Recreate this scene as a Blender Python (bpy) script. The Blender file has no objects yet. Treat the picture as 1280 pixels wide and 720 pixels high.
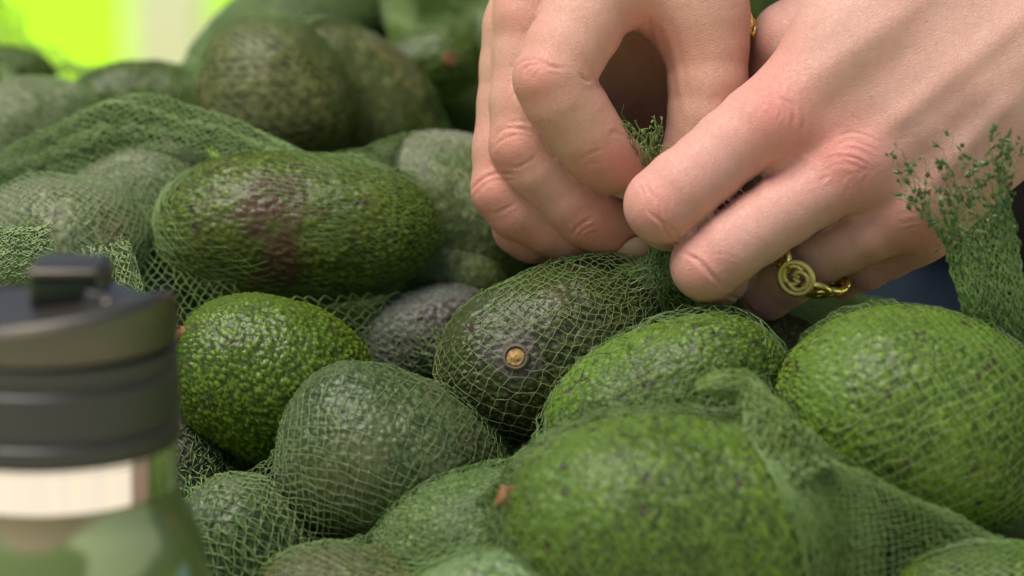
import bpy, math, random
import numpy as np
from mathutils import Vector, Matrix

random.seed(7)
RNG = np.random.default_rng(7)
SC = bpy.context.scene
COL = SC.collection
R = math.radians

# ------------------------------------------------------------------ camera
PITCH = R(12.0)
FOCUS = 0.90
K = 0.30 / (1280 * FOCUS)                      # metres per pixel per metre of distance
RIGHT = np.array([1.0, 0.0, 0.0])
FWD = np.array([0.0, math.cos(PITCH), -math.sin(PITCH)])
UP = np.array([0.0, math.sin(PITCH), math.cos(PITCH)])
CAM = np.array([0.0, 0.0, 1.02]) - FOCUS * FWD


def P(px, py, d):
    """The point of the place that lies at distance d along the lens axis, seen at (px, py) of the 1280x720 photograph."""
    return CAM + d * (FWD + (px - 640.0) * K * RIGHT - (py - 360.0) * K * UP)


def to_px(w):
    r = np.asarray(w) - CAM
    d = r @ FWD
    return 640.0 + (r @ RIGHT) / d / K, 360.0 - (r @ UP) / d / K, d


cam_d = bpy.data.cameras.new('camera')
cam = bpy.data.objects.new('camera', cam_d)
COL.objects.link(cam)
SC.camera = cam
cam.matrix_world = Matrix(((RIGHT[0], UP[0], -FWD[0], CAM[0]), (RIGHT[1], UP[1], -FWD[1], CAM[1]),
                           (RIGHT[2], UP[2], -FWD[2], CAM[2]), (0, 0, 0, 1)))
cam_d.sensor_width = 36.0
cam_d.lens = 36.0 * FOCUS / 0.30
cam_d.clip_start = 0.05
cam_d.clip_end = 900.0
cam_d.dof.use_dof = True
cam_d.dof.focus_distance = 0.888
cam_d.dof.aperture_fstop = 6.1

# ------------------------------------------------------------------ light
SUN_EL, SUN_AZ = R(67.0), R(236.0)             # azimuth measured from +Y clockwise: behind the camera, a little left
world = bpy.data.worlds.new('World')
SC.world = world
world.use_nodes = True
wn = world.node_tree
bg = wn.nodes['Background']
sky = wn.nodes.new('ShaderNodeTexSky')
sky.sky_type = 'NISHITA'
sky.sun_disc = False
sky.sun_elevation = SUN_EL
sky.sun_rotation = SUN_AZ
sky.air_density = 1.0
sky.dust_density = 3.0
sky.ozone_density = 0.6
wn.links.new(sky.outputs[0], bg.inputs[0])
bg.inputs[1].default_value = 0.074
sun_d = bpy.data.lights.new('sun', 'SUN')
sun_d.energy = 2.75
sun_d.angle = R(34.0)
sun_d.color = (1.0, 0.955, 0.88)
sun = bpy.data.objects.new('sun', sun_d)
COL.objects.link(sun)
sdir = Vector((math.sin(SUN_AZ) * math.cos(SUN_EL), math.cos(SUN_AZ) * math.cos(SUN_EL), math.sin(SUN_EL)))
sun.rotation_euler = sdir.to_track_quat('Z', 'Y').to_euler()
sun.location = (0, 0, 6)
SC.view_settings.view_transform = 'Standard'
SC.view_settings.look = 'None'
SC.view_settings.gamma = 1.0
SC.view_settings.exposure = 0.60
SC.render.engine = 'CYCLES'
SC.cycles.max_bounces = 8
SC.cycles.diffuse_bounces = 3
SC.cycles.transparent_max_bounces = 8
SC.cycles.caustics_reflective = False
SC.cycles.caustics_refractive = False


# ------------------------------------------------------------------ helpers
def tag(o, label=None, cat=None, group=None, kind=None):
    if label: o['label'] = label
    if cat: o['category'] = cat
    if group: o['group'] = group
    if kind: o['kind'] = kind
    return o


def empty(name, loc):
    o = bpy.data.objects.new(name, None)
    o.location = Vector(loc)
    o.empty_display_size = 0.02
    COL.objects.link(o)
    return o


def mesh_np(name, verts, faces, mat=None, parent=None, smooth=True, attrs=None):
    """verts (n,3) float, faces (m,k) int with constant k."""
    verts = np.ascontiguousarray(verts, np.float32)
    faces = np.ascontiguousarray(faces, np.int32)
    me = bpy.data.meshes.new(name)
    m, k = faces.shape
    me.vertices.add(len(verts)); me.vertices.foreach_set('co', verts.ravel())
    me.loops.add(m * k); me.loops.foreach_set('vertex_index', faces.ravel())
    me.polygons.add(m)
    me.polygons.foreach_set('loop_start', np.arange(0, m * k, k, dtype=np.int32))
    me.polygons.foreach_set('loop_total', np.full(m, k, np.int32))
    me.polygons.foreach_set('use_smooth', np.full(m, smooth, bool))
    me.update(calc_edges=True)
    for an, av in (attrs or {}).items():
        a = me.attributes.new(an, 'FLOAT', 'POINT')
        a.data.foreach_set('value', np.ascontiguousarray(av, np.float32))
    if mat: me.materials.append(mat)
    o = bpy.data.objects.new(name, me)
    COL.objects.link(o)
    if parent is not None:
        o.parent = parent
        o.matrix_parent_inverse = Matrix.Translation(-Vector(parent.location))
    return o


class MB:
    """Collects mixed polygons and links them as one mesh."""
    def __init__(s): s.v, s.f = [], []
    def add(s, vs, fs):
        b = len(s.v); s.v += [tuple(v) for v in vs]; s.f += [tuple(i + b for i in f) for f in fs]
    def box(s, c, d, rot=None):
        vs = []
        for x in (-.5, .5):
            for y in (-.5, .5):
                for z in (-.5, .5):
                    p = Vector((x * d[0], y * d[1], z * d[2]))
                    if rot is not None: p = rot @ p
                    vs.append(p + Vector(c))
        s.add(vs, [(0, 1, 3, 2), (4, 6, 7, 5), (0, 4, 5, 1), (2, 3, 7, 6), (0, 2, 6, 4), (1, 5, 7, 3)])
    def lathe(s, prof, o=(0, 0, 0), n=64, cap=True, sx=1, sy=1, rot=None):
        vs, fs = [], []
        for r, z in prof:
            for i in range(n):
                a = 2 * math.pi * i / n
                p = Vector((r * sx * math.cos(a), r * sy * math.sin(a), z))
                if rot is not None: p = rot @ p
                vs.append(p + Vector(o))
        for k in range(len(prof) - 1):
            for i in range(n):
                j = (i + 1) % n
                fs.append((k * n + i, k * n + j, k * n + n + j, k * n + n + i))
        if cap:
            fs.append(tuple(range(n))[::-1]); fs.append(tuple((len(prof) - 1) * n + i for i in range(n)))
        s.add(vs, fs)
    def tube(s, pts, r, n=8, closed=False):
        pts = [Vector(p) for p in pts]; N = len(pts)
        rr = r if hasattr(r, '__len__') else [r] * N
        vs, fs, ref = [], [], None
        for i, p in enumerate(pts):
            if closed: t = pts[(i + 1) % N] - pts[i - 1]
            else: t = pts[min(i + 1, N - 1)] - pts[max(i - 1, 0)]
            t.normalize()
            if ref is None: ref = t.orthogonal()
            ref = (ref - t * ref.dot(t)).normalized()
            b = t.cross(ref)
            for k in range(n):
                a = 2 * math.pi * k / n
                vs.append(p + (ref * math.cos(a) + b * math.sin(a)) * rr[i])
        for i in range(N if closed else N - 1):
            j = (i + 1) % N
            for k in range(n):
                l = (k + 1) % n
                fs.append((i * n + k, i * n + l, j * n + l, j * n + k))
        if not closed:
            fs.append(tuple(range(n))[::-1]); fs.append(tuple((N - 1) * n + k for k in range(n)))
        s.add(vs, fs)
    def build(s, name, mat, parent=None, smooth=True, bevel=0.0, seg=2):
        me = bpy.data.meshes.new(name)
        me.from_pydata([tuple(v) for v in s.v], [], s.f)
        me.polygons.foreach_set('use_smooth', [smooth] * len(me.polygons))
        me.materials.append(mat)
        o = bpy.data.objects.new(name, me)
        COL.objects.link(o)
        if parent is not None:
            o.parent = parent
            o.matrix_parent_inverse = Matrix.Translation(-Vector(parent.location))
        if bevel:
            b = o.modifiers.new('bevel', 'BEVEL'); b.width = bevel; b.segments = seg; b.limit_method = 'ANGLE'; b.angle_limit = R(35)
        return o


def catmull(pts, per):
    """pts (..., n, k) -> finer polyline along axis -2."""
    pts = np.asarray(pts, float)
    a = np.concatenate([2 * pts[..., :1, :] - pts[..., 1:2, :], pts, 2 * pts[..., -1:, :] - pts[..., -2:-1, :]], -2)
    p0, p1, p2, p3 = a[..., :-3, :], a[..., 1:-2, :], a[..., 2:-1, :], a[..., 3:, :]
    out = []
    for t in np.arange(per) / per:
        out.append(.5 * (2 * p1 + (p2 - p0) * t + (2 * p0 - 5 * p1 + 4 * p2 - p3) * t * t + (3 * p1 - p0 - 3 * p2 + p3) * t ** 3))
    o = np.stack(out, -2)                        # (..., n-1, per, k)
    o = o.reshape(o.shape[:-3] + (-1, pts.shape[-1]))
    return np.concatenate([o, pts[..., -1:, :]], -2)


def hash3(ix, iy, iz, seed):
    h = (ix.astype(np.int64) * 73856093) ^ (iy.astype(np.int64) * 19349663) ^ (iz.astype(np.int64) * 83492791) ^ (seed * 2654435761)
    h = (h ^ (h >> 13)) * 1274126177 & 0x7fffffff
    h = (h ^ (h >> 16)) * 2246822519 & 0x7fffffff
    return h


def worley(p, seed):
    """F1, F2 of jittered cells (p already scaled to cells)."""
    c = np.floor(p).astype(np.int64)
    f1 = np.full(len(p), 9.0, np.float32); f2 = f1.copy()
    for dx in (-1, 0, 1):
        for dy in (-1, 0, 1):
            for dz in (-1, 0, 1):
                ix, iy, iz = c[:, 0] + dx, c[:, 1] + dy, c[:, 2] + dz
                h = hash3(ix, iy, iz, seed)
                q = np.stack([ix + (h & 1023) / 1023., iy + ((h >> 10) & 1023) / 1023., iz + ((h >> 20) & 1023) / 1023.], 1)
                d = np.sqrt(((p - q) ** 2).sum(1)).astype(np.float32)
                f2 = np.minimum(f2, np.maximum(f1, d)); f1 = np.minimum(f1, d)
    return f1, f2


def vnoise(p, seed):
    c = np.floor(p).astype(np.int64); f = p - c
    f = f * f * (3 - 2 * f)
    out = 0
    for dx in (0, 1):
        for dy in (0, 1):
            for dz in (0, 1):
                h = (hash3(c[:, 0] + dx, c[:, 1] + dy, c[:, 2] + dz, seed) & 0xffff) / 65535.
                w = (f[:, 0] if dx else 1 - f[:, 0]) * (f[:, 1] if dy else 1 - f[:, 1]) * (f[:, 2] if dz else 1 - f[:, 2])
                out = out + h * w
    return out


def norm(v):
    v = np.asarray(v, float)
    return v / np.maximum(np.linalg.norm(v, axis=-1, keepdims=True), 1e-12)


# ------------------------------------------------------------------ materials
class NT:
    def __init__(s, name):
        s.m = bpy.data.materials.new(name); s.m.use_nodes = True
        s.t = s.m.node_tree; s.b = s.t.nodes['Principled BSDF']
    def n(s, t, **kw):
        x = s.t.nodes.new(t)
        for k, v in kw.items(): setattr(x, k, v)
        return x
    def l(s, a, b): s.t.links.new(a, b)
    def val(s, sock, v):
        if hasattr(v, 'links') or hasattr(v, 'is_linked'): s.l(v, sock)
        else: sock.default_value = v
    def mix(s, f, a, b, mode='MIX'):
        x = s.n('ShaderNodeMix', data_type='RGBA', blend_type=mode)
        s.val(x.inputs[0], f)
        for k, v in ((6, a), (7, b)):
            s.val(x.inputs[k], (*v, 1) if isinstance(v, tuple) and len(v) == 3 else v)
        return x.outputs[2]
    def ramp(s, f, a, b):
        x = s.n('ShaderNodeMapRange', interpolation_type='SMOOTHSTEP')
        s.l(f, x.inputs[0]); x.inputs[1].default_value = a; x.inputs[2].default_value = b
        return x.outputs[0]
    def noise(s, scale, detail=3, rough=.55, vec=None, out=0):
        x = s.n('ShaderNodeTexNoise'); x.inputs['Scale'].default_value = scale
        x.inputs['Detail'].default_value = detail; x.inputs['Roughness'].default_value = rough
        s.l(vec if vec is not None else s.obj(), x.inputs['Vector'])
        return x.outputs[out]
    def obj(s):
        if not hasattr(s, '_o'): s._o = s.n('ShaderNodeTexCoord').outputs['Object']
        return s._o
    def attr(s, name): return s.n('ShaderNodeAttribute', attribute_name=name).outputs['Fac']
    def math(s, op, a, b=0.0):
        x = s.n('ShaderNodeMath', operation=op); s.val(x.inputs[0], a); s.val(x.inputs[1], b); return x.outputs[0]
    def bump(s, h, dist, strength=1.0, prev=None):
        x = s.n('ShaderNodeBump'); x.inputs['Strength'].default_value = strength; x.inputs['Distance'].default_value = dist
        s.l(h, x.inputs['Height'])
        if prev is not None: s.l(prev, x.inputs['Normal'])
        return x.outputs[0]
    def set(s, **kw):
        for k, v in kw.items():
            s.val(s.b.inputs[k.replace('_', ' ')], (*v, 1) if isinstance(v, tuple) and len(v) == 3 and 'olor' in k else v)
        return s.m


def avocado_mat(name, low, high, patch, patch_amt, scar, rough=.40, spots=.5, bloom=.0):
    t = NT(name)
    h = t.attr('lump')
    big = t.noise(22, 3)
    c = t.mix(h, low, high)
    fine = t.noise(420, 2)
    c = t.mix(t.math('MULTIPLY', t.ramp(fine, .55, .75), .35), c, tuple(min(1, x * 1.5) for x in high))
    c = t.mix(t.math('MULTIPLY', t.ramp(big, .62 - patch_amt * .35, .80 - patch_amt * .3), .85), c, patch)
    sp = t.ramp(t.noise(190, 1), .645, .70)
    c = t.mix(t.math('MULTIPLY', sp, spots), c, (.035, .022, .014))
    s = t.attr('scar')
    sc = t.mix(t.noise(260, 3), scar, tuple(x * .25 for x in scar))
    c = t.mix(t.ramp(t.math('ADD', s, t.math('MULTIPLY', t.math('SUBTRACT', t.noise(130, 5, .65), .5), 2.6)), .25, 1.0), c, sc)
    if bloom:
        c = t.mix(t.math('MULTIPLY', t.ramp(t.noise(40, 4), .35, .7), bloom), c, (.30, .36, .33))
    nb = t.bump(t.noise(900, 3, .6), .00025, .8)
    nb = t.bump(t.noise(300, 2), .0005, .6, nb)
    rg = t.math('ADD', t.math('MULTIPLY', t.noise(120, 2), .25), rough - .12)
    return t.set(Base_Color=c, Roughness=rg, Normal=nb, Specular_IOR_Level=.26)


def simple(name, col, rough=.5, metal=0.0, bump=None, var=None, **kw):
    t = NT(name)
    c = col
    if var:
        c = t.mix(t.ramp(t.noise(var[0], 4), .3, .7), col, var[1])
    a = dict(Base_Color=c, Roughness=rough, Metallic=metal)
    if bump: a['Normal'] = t.bump(t.noise(bump[0], 4), bump[1])
    a.update(kw)
    return t.set(**a)


AV = {
    'bright': avocado_mat('bright_avocado_skin', (.018, .042, .004), (.112, .175, .013), (.06, .10, .010), .25, (.20, .13, .08), .32),
    'green': avocado_mat('green_avocado_skin', (.026, .058, .006), (.138, .215, .024), (.10, .18, .016), .4, (.12, .08, .05), .36, .85),
    'scarred': avocado_mat('scarred_avocado_skin', (.022, .040, .004), (.140, .180, .024), (.045, .065, .008), .5, (.105, .062, .030), .36, .9),
    'grey': avocado_mat('grey_green_avocado_skin', (.016, .032, .008), (.088, .125, .040), (.080, .092, .032), .4, (.13, .105, .05), .33, .5, .06),
    'dark': avocado_mat('dark_ripe_avocado_skin', (.016, .020, .006), (.095, .098, .036), (.035, .048, .010), .5, (.125, .098, .088), .34, .8),
    'purple': avocado_mat('purple_brown_avocado_skin', (.020, .018, .012), (.095, .082, .058), (.04, .044, .02), .5, (.10, .085, .08), .42, .5, .2),
    'brown': avocado_mat('brown_green_avocado_skin', (.050, .050, .014), (.165, .160, .058), (.085, .088, .036), .5, (.11, .08, .06), .42, .7),
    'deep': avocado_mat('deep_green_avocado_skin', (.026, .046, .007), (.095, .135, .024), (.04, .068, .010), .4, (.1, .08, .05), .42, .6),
    'fresh': avocado_mat('fresh_green_avocado_skin', (.050, .095, .022), (.175, .265, .070), (.10, .17, .045), .4, (.2, .12, .06), .38, .7, .12),
    'pale': avocado_mat('pale_avocado_skin', (.060, .080, .028), (.180, .210, .085), (.15, .14, .065), .5, (.19, .115, .055), .40, .6, .18),
}
STEM = simple('dry_stem_wood', (.50, .30, .10), .75, bump=(700, .0004), var=(600, (.20, .10, .03)))
STEM_RIM = simple('dark_stem_rim', (.10, .075, .05), .7, bump=(600, .0003))
STEM_ORANGE = simple('orange_stem_wood', (.30, .135, .05), .8, bump=(500, .0006), var=(500, (.12, .055, .025)))
NET = simple('green_net_plastic', (.112, .185, .048), .36, Specular_IOR_Level=.35, var=(60, (.17, .25, .085)))
NET_D = simple('dark_green_net_plastic', (.118, .185, .030), .40, Specular_IOR_Level=.5, var=(60, (.15, .24, .07)))
NET_K = simple('dark_net_knots', (.040, .085, .020), .45)
NET_P = simple('pale_green_net_plastic', (.205, .285, .110), .38, var=(60, (.15, .23, .075)))


# ------------------------------------------------------------------ avocados
def sup(u):
    """Blunt-ended unit fruit: a superellipse along the axis, round across it."""
    n = 2.35
    return (np.abs(u[..., 0]) ** n + (u[..., 1] ** 2 + u[..., 2] ** 2) ** (n / 2)) ** (1 / n)


class Avo:
    def __init__(s, px, py, d, a, b, ang, tilt, pear):
        s.c = P(px, py, d); k = K * d
        s.a, s.b, s.p = a * k, b * k, pear
        ca = math.cos(R(ang)); sa = math.sin(R(ang)); q = math.sqrt(1 - tilt * tilt)
        s.x = norm((RIGHT * ca - UP * sa) * q + FWD * tilt)
        ref = UP if abs(s.x @ UP) < .8 else RIGHT
        s.y = norm(np.cross(s.x, ref)); s.z = np.cross(s.x, s.y)
        s.M = np.stack([s.x, s.y, s.z])          # rows: local axes
    def unit(s, w):
        q = (w - s.c) @ s.M.T
        t = np.clip(q[..., 0] / s.a, -1, 1)
        bb = s.b * (1 + s.p * t - .25 * s.p * t * t)
        return np.stack([q[..., 0] / s.a, q[..., 1] / bb, q[..., 2] / bb], -1)
    def f(s, w): return sup(s.unit(w))
    def world(s, u):
        u = u / sup(u)[..., None]
        t = np.clip(u[..., 0], -1, 1)
        bb = s.b * (1 + s.p * t - .25 * s.p * t * t)
        return np.stack([u[..., 0] * s.a, u[..., 1] * bb, u[..., 2] * bb], -1)
    def push(s, w, margin):
        q = (w - s.c) @ s.M.T
        t = np.clip(q[:, 0] / s.a, -1, 1)
        bb = s.b * (1 + s.p * t - .25 * s.p * t * t)
        sc = np.stack([np.full_like(bb, s.a + margin), bb + margin, bb + margin], 1)
        u = q / sc
        f = sup(u)
        ins = f < 1
        q[ins] = q[ins] / np.maximum(f[ins], .05)[:, None]
        w[ins] = s.c + q[ins] @ s.M
        return w
    def hit(s, px, py):
        o = CAM; dr = norm(P(px, py, 1.0) - CAM)
        tt = np.linspace(.6, 1.5, 4000)
        w = o + tt[:, None] * dr
        ff = s.f(w)
        i = np.argmax(ff < 1) if (ff < 1).any() else np.argmin(ff)
        e = 1e-4
        p = w[i]; g = np.array([s.f(p + e * ax) - s.f(p - e * ax) for ax in np.eye(3)])
        return p, norm(g)


def avo_mesh(av, nu, nv, seed, cell, amp, mat, scars=(), detail=True):
    """nu round the axis, nv along it; local coordinates in the avocado's frame, skin lumps as real relief."""
    th = (np.arange(nv + 1) / nv) * math.pi
    ph = np.arange(nu) / nu * 2 * math.pi
    ct, st = np.cos(th), np.sin(th)
    st[0] = st[-1] = 0.004
    u = np.stack([np.repeat(ct, nu), np.outer(st, np.cos(ph)).ravel(), np.outer(st, np.sin(ph)).ravel()], 1)
    v = av.world(u)
    n = norm(np.stack([u[:, 0] / av.a, u[:, 1] / av.b, u[:, 2] / av.b], 1))
    v = v + n * ((vnoise(v / .022 + 9 * seed, seed) - .5) * .0026 + (vnoise(v / .009 + 5, seed + 3) - .5) * .0011)[:, None]
    warp = np.stack([vnoise(v / .003 + 3 * i, seed + 11 + i) for i in range(3)], 1)
    f1, f2 = worley(v / cell + warp * .7 + 50, seed + 1)
    lump = np.clip((f2 - f1) * 2.5, 0, 1)
    lump = lump * lump * (3 - 2 * lump)
    g1, _ = worley(v / (cell * 2.3) + 20, seed + 2)
    lump = lump * (.62 + .38 * np.clip(1.1 - g1, 0, 1))
    v = v + n * (lump * amp)[:, None]
    scar = np.zeros(len(v))
    w = v @ av.M + av.c
    for (px, py, rad, st_) in scars:
        hp, _ = av.hit(px, py)
        scar = np.maximum(scar, st_ * np.exp(-((np.linalg.norm(w - hp, axis=1) / (rad * K * .9)) ** 2)))
    i = np.arange(nv)[:, None]; j = np.arange(nu)[None, :]; j2 = (j + 1) % nu
    f = np.stack([(i * nu + j).ravel(), (i * nu + j2 + 0 * i).ravel(), ((i + 1) * nu + j2).ravel(), ((i + 1) * nu + j + 0 * i).ravel()], 1)
    o = mesh_np('avocado', v, f[:, ::-1], mat, attrs={'lump': lump, 'scar': scar})
    M = Matrix(((av.x[0], av.y[0], av.z[0], av.c[0]), (av.x[1], av.y[1], av.z[1], av.c[1]), (av.x[2], av.y[2], av.z[2], av.c[2]), (0, 0, 0, 1)))
    o.matrix_world = M
    return o


def child_of(o, parent):
    o.parent = parent
    o.matrix_parent_inverse = parent.matrix_world.inverted()
    return o


def stem_scar(av, parent, px, py, r_px, mat, h=.0012, elong=1.0):
    p, n = av.hit(px, py)
    rr = r_px * K * .9
    rot = Vector(n).to_track_quat('Z', 'Y').to_matrix()
    m = MB()
    prof = [(rr * 1.25, -.002), (rr * 1.22, h * .25), (rr * 1.02, h), (rr * .9, h * 1.05), (rr * .82, h * .55), (rr * .78, h * .3)]
    m.lathe(prof, p, 28, False, 1, elong, rot)
    rim = m.build('stem_rim', STEM_RIM if mat is STEM else mat)
    m2 = MB()
    prof = [(rr * .80, -.001), (rr * .79, h * .62), (rr * .6, h * .8), (rr * .35, h * .6), (rr * .3, h * .95), (rr * .08, h * .7)]
    m2.lathe(prof, p, 20, True, 1, elong, rot)
    core = m2.build('stem', mat)
    bpy.context.view_layer.update()
    child_of(rim, parent); child_of(core, parent)


#  key: px, py, depth, half length, half width (px), blossom direction in the picture plane, tilt away, pear, style, resolution, label
AVOS = {
 'A': (338, 472, .902, 128, 101, 15, .0, .06, 'bright', 3, 'bright green avocado with coarse pebbled skin lying bare beside the bottle lid'),
 'B': (372, 286, .945, 178, 93, 180, .0, .06, 'scarred', 3, 'large green avocado with a brown scab down its middle'),
 'C': (486, 578, .880, 138, 112, 190, .0, .16, 'grey', 3, 'grey green avocado wrapped tight in wide diamond netting, below the dark one'),
 'D': (688, 447, .905, 148, 107, -18, .35, .10, 'dark', 3, 'dark avocado with a tan round stem scar facing out of its net'),
 'E': (540, 424, .945, 92, 64, -15, .2, .05, 'purple', 2, 'purple brown avocado half hidden behind the bright pebbled one'),
 'F': (862, 666, .835, 234, 147, 8, .1, .05, 'green', 3, 'biggest green avocado with a tan stem nub at its left end, in cloudy netting'),
 'G': (832, 506, .874, 156, 96, -24, .1, .05, 'green', 3, 'green avocado lying just behind the biggest one in the same netting'),
 'H': (1142, 530, .862, 172, 146, 20, .1, .10, 'green', 3, 'bright green avocado by the right edge, under the standing net tail'),
 'I': (960, 446, .915, 76, 56, 10, .2, .05, 'brown', 2, 'small olive avocado peeking out below the ring finger'),
 'J': (602, 680, .862, 132, 96, 170, .1, .08, 'fresh', 3, 'pale green avocado in netting under the grey green one'),
 'K': (432, 752, .850, 112, 72, 5, .1, .05, 'brown', 2, 'olive avocado top showing at the lower edge, left of the pale netted one'),
 'L': (232, 590, .905, 76, 56, 70, .0, .05, 'purple', 2, 'brown avocado in loose netting close behind the bottle shoulder'),
 'M': (312, 694, .872, 100, 80, 60, .1, .05, 'grey', 2, 'mottled avocado under tangled netting right of the bottle body'),
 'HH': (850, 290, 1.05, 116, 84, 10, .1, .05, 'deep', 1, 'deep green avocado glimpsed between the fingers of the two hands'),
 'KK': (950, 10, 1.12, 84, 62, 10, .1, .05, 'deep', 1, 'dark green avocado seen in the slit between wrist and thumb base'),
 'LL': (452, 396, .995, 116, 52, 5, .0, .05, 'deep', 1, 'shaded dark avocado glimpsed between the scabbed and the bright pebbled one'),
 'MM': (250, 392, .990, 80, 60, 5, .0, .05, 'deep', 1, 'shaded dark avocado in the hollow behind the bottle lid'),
 'N': (628, 768, .825, 120, 76, 5, .0, .05, 'fresh', 2, 'pale blue green avocado at the lower edge, in front of the biggest one'),
 'O': (1232, 762, .835, 120, 82, -5, .0, .05, 'green', 2, 'green avocado top at the lower right corner of the heap'),
 'P': (172, 268, .965, 102, 78, -20, .1, .08, 'pale', 2, 'pale green avocado under open diamond netting, left of the scabbed one'),
 'Q': (82, 308, .945, 112, 86, 10, .1, .05, 'pale', 2, 'chalky pale avocado behind the black flip of the bottle lid'),
 'R': (50, 170, 1.03, 86, 72, 10, .1, .05, 'pale', 1, 'blurred pale avocado beneath the lime green gap'),
 'S': (342, 118, 1.00, 102, 90, 62, .0, .12, 'brown', 1, 'upright brownish egg shaped avocado in the back row'),
 'T': (560, 262, .975, 116, 92, 20, .1, .08, 'pale', 2, 'speckled grey green avocado between the scabbed one and the hand'),
 'U': (566, 346, .960, 62, 42, 15, .1, .05, 'pale', 1, 'small pale mottled avocado tucked under the speckled grey green one'),
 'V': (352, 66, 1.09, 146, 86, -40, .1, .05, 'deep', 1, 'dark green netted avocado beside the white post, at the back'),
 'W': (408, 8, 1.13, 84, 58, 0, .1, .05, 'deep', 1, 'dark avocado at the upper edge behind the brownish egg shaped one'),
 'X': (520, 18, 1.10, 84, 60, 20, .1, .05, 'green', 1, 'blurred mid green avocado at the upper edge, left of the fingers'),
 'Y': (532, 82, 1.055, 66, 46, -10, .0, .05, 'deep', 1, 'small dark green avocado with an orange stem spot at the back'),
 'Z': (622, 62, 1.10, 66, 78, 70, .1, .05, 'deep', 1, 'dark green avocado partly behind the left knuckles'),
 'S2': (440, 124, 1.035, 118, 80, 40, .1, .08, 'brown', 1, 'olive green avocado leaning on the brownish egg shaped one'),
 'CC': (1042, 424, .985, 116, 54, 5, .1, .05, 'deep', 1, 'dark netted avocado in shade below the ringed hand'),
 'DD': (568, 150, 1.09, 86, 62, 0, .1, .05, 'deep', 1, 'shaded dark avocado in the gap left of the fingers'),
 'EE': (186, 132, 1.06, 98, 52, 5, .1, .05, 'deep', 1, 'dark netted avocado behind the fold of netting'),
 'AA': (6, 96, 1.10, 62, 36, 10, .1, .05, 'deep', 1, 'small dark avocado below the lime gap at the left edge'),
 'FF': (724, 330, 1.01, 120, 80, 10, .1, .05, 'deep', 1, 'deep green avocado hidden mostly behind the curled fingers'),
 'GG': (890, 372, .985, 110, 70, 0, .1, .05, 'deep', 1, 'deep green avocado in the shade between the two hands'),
}
SCARS = {
 'B': [(338, 262, 66, .95), (352, 335, 44, 1.3), (300, 240, 36, .6)],
 'C': [(590, 560, 40, .5)],
 'D': [(645, 447, 34, 1.3), (610, 440, 26, .8)],
 'T': [(600, 185, 20, .4)],
 'Q': [(60, 300, 40, .5), (150, 300, 30, .6)],
 'H': [(1200, 520, 10, .5)],
}
STEMS = {'A': [(228, 420, 8, STEM_ORANGE, .0022, 1.2)], 'D': [(645, 447, 14.5, STEM, .0014, 1.0)],
         'F': [(636, 622, 8.5, STEM_ORANGE, .0030, 1.4)], 'Y': [(562, 74, 9, STEM_ORANGE, .0014, 1.0)]}
RES = {3: (236, 154), 2: (144, 92), 1: (76, 50)}
A = {}
for i, (key, s) in enumerate(AVOS.items()):
    av = Avo(*s[:8]); A[key] = av
    nu, nv = RES[s[9]]
    cell = .0017 if key == 'A' else .0018
    amp = .00085 if key == 'A' else .00085
    o = avo_mesh(av, nu, nv, i + 1, cell, amp, AV[s[8]], SCARS.get(key, ()))
    tag(o, s[10], 'avocado', 'avocados in the heap')
    bpy.context.view_layer.update()
    for st in STEMS.get(key, ()): stem_scar(av, o, *st)

# ------------------------------------------------------------------ skin, signed-distance bodies
def skin_mat(name, pale, red, vein):
    t = NT(name)
    c = t.mix(t.attr('flush'), pale, red)
    c = t.mix(t.math('MULTIPLY', t.attr('vein'), .7), c, vein)
    m1 = t.ramp(t.noise(95, 4, .6), .35, .7)
    c = t.mix(t.math('MULTIPLY', m1, .30), c, tuple(x * y for x, y in zip(pale, (.93, .74, .70))))
    m2 = t.ramp(t.noise(420, 3, .6), .4, .75)
    c = t.mix(t.math('MULTIPLY', m2, .16), c, tuple(x * y for x, y in zip(red, (.82, .7, .68))))
    fr = t.ramp(t.noise(300, 1), .74, .80)
    c = t.mix(t.math('MULTIPLY', fr, .22), c, (.36, .15, .09))
    vor = t.n('ShaderNodeTexVoronoi', feature='DISTANCE_TO_EDGE'); vor.inputs['Scale'].default_value = 1500
    nz = t.n('ShaderNodeTexNoise'); nz.inputs['Scale'].default_value = 500
    t.l(t.obj(), nz.inputs['Vector'])
    va = t.n('ShaderNodeMix', data_type='VECTOR'); va.inputs[0].default_value = .003
    t.l(t.obj(), va.inputs[4]); t.l(nz.outputs['Color'], va.inputs[5])
    t.l(va.outputs[1], vor.inputs['Vector'])
    b = t.bump(t.ramp(vor.outputs['Distance'], 0.0, .25), .00014, .6)
    b = t.bump(t.noise(520, 4, .6), .00020, .5, b)
    b = t.bump(t.noise(170, 3), .0005, .35, b)
    rg = t.math('ADD', t.math('MULTIPLY', t.noise(240, 3), .22), .36)
    return t.set(Base_Color=c, Roughness=rg, Normal=b, Subsurface_Weight=.30, Subsurface_Scale=.0032,
                 Subsurface_Radius=(1.0, .32, .18), Specular_IOR_Level=.40)


def smin(a, b, k):
    h = np.clip(.5 + .5 * (b - a) / k, 0, 1)
    return b + (a - b) * h - k * h * (1 - h)


def capsule(p, a, b, ra, rb):
    ab = b - a
    h = np.clip(((p - a) @ ab) / (ab @ ab), 0, 1).astype(np.float32)
    return np.linalg.norm(p - a - h[..., None] * ab, axis=-1) - (ra + h * (rb - ra))


PX = .30 / 1280                                   # metres per photograph pixel at the focus distance


def J(px, py, z, r):
    """A joint: photograph pixel, depth in pixels behind the focus distance, radius in pixels."""
    d = FOCUS + z * PX
    return np.asarray(P(px, py, d), np.float32), r * K * d


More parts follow.
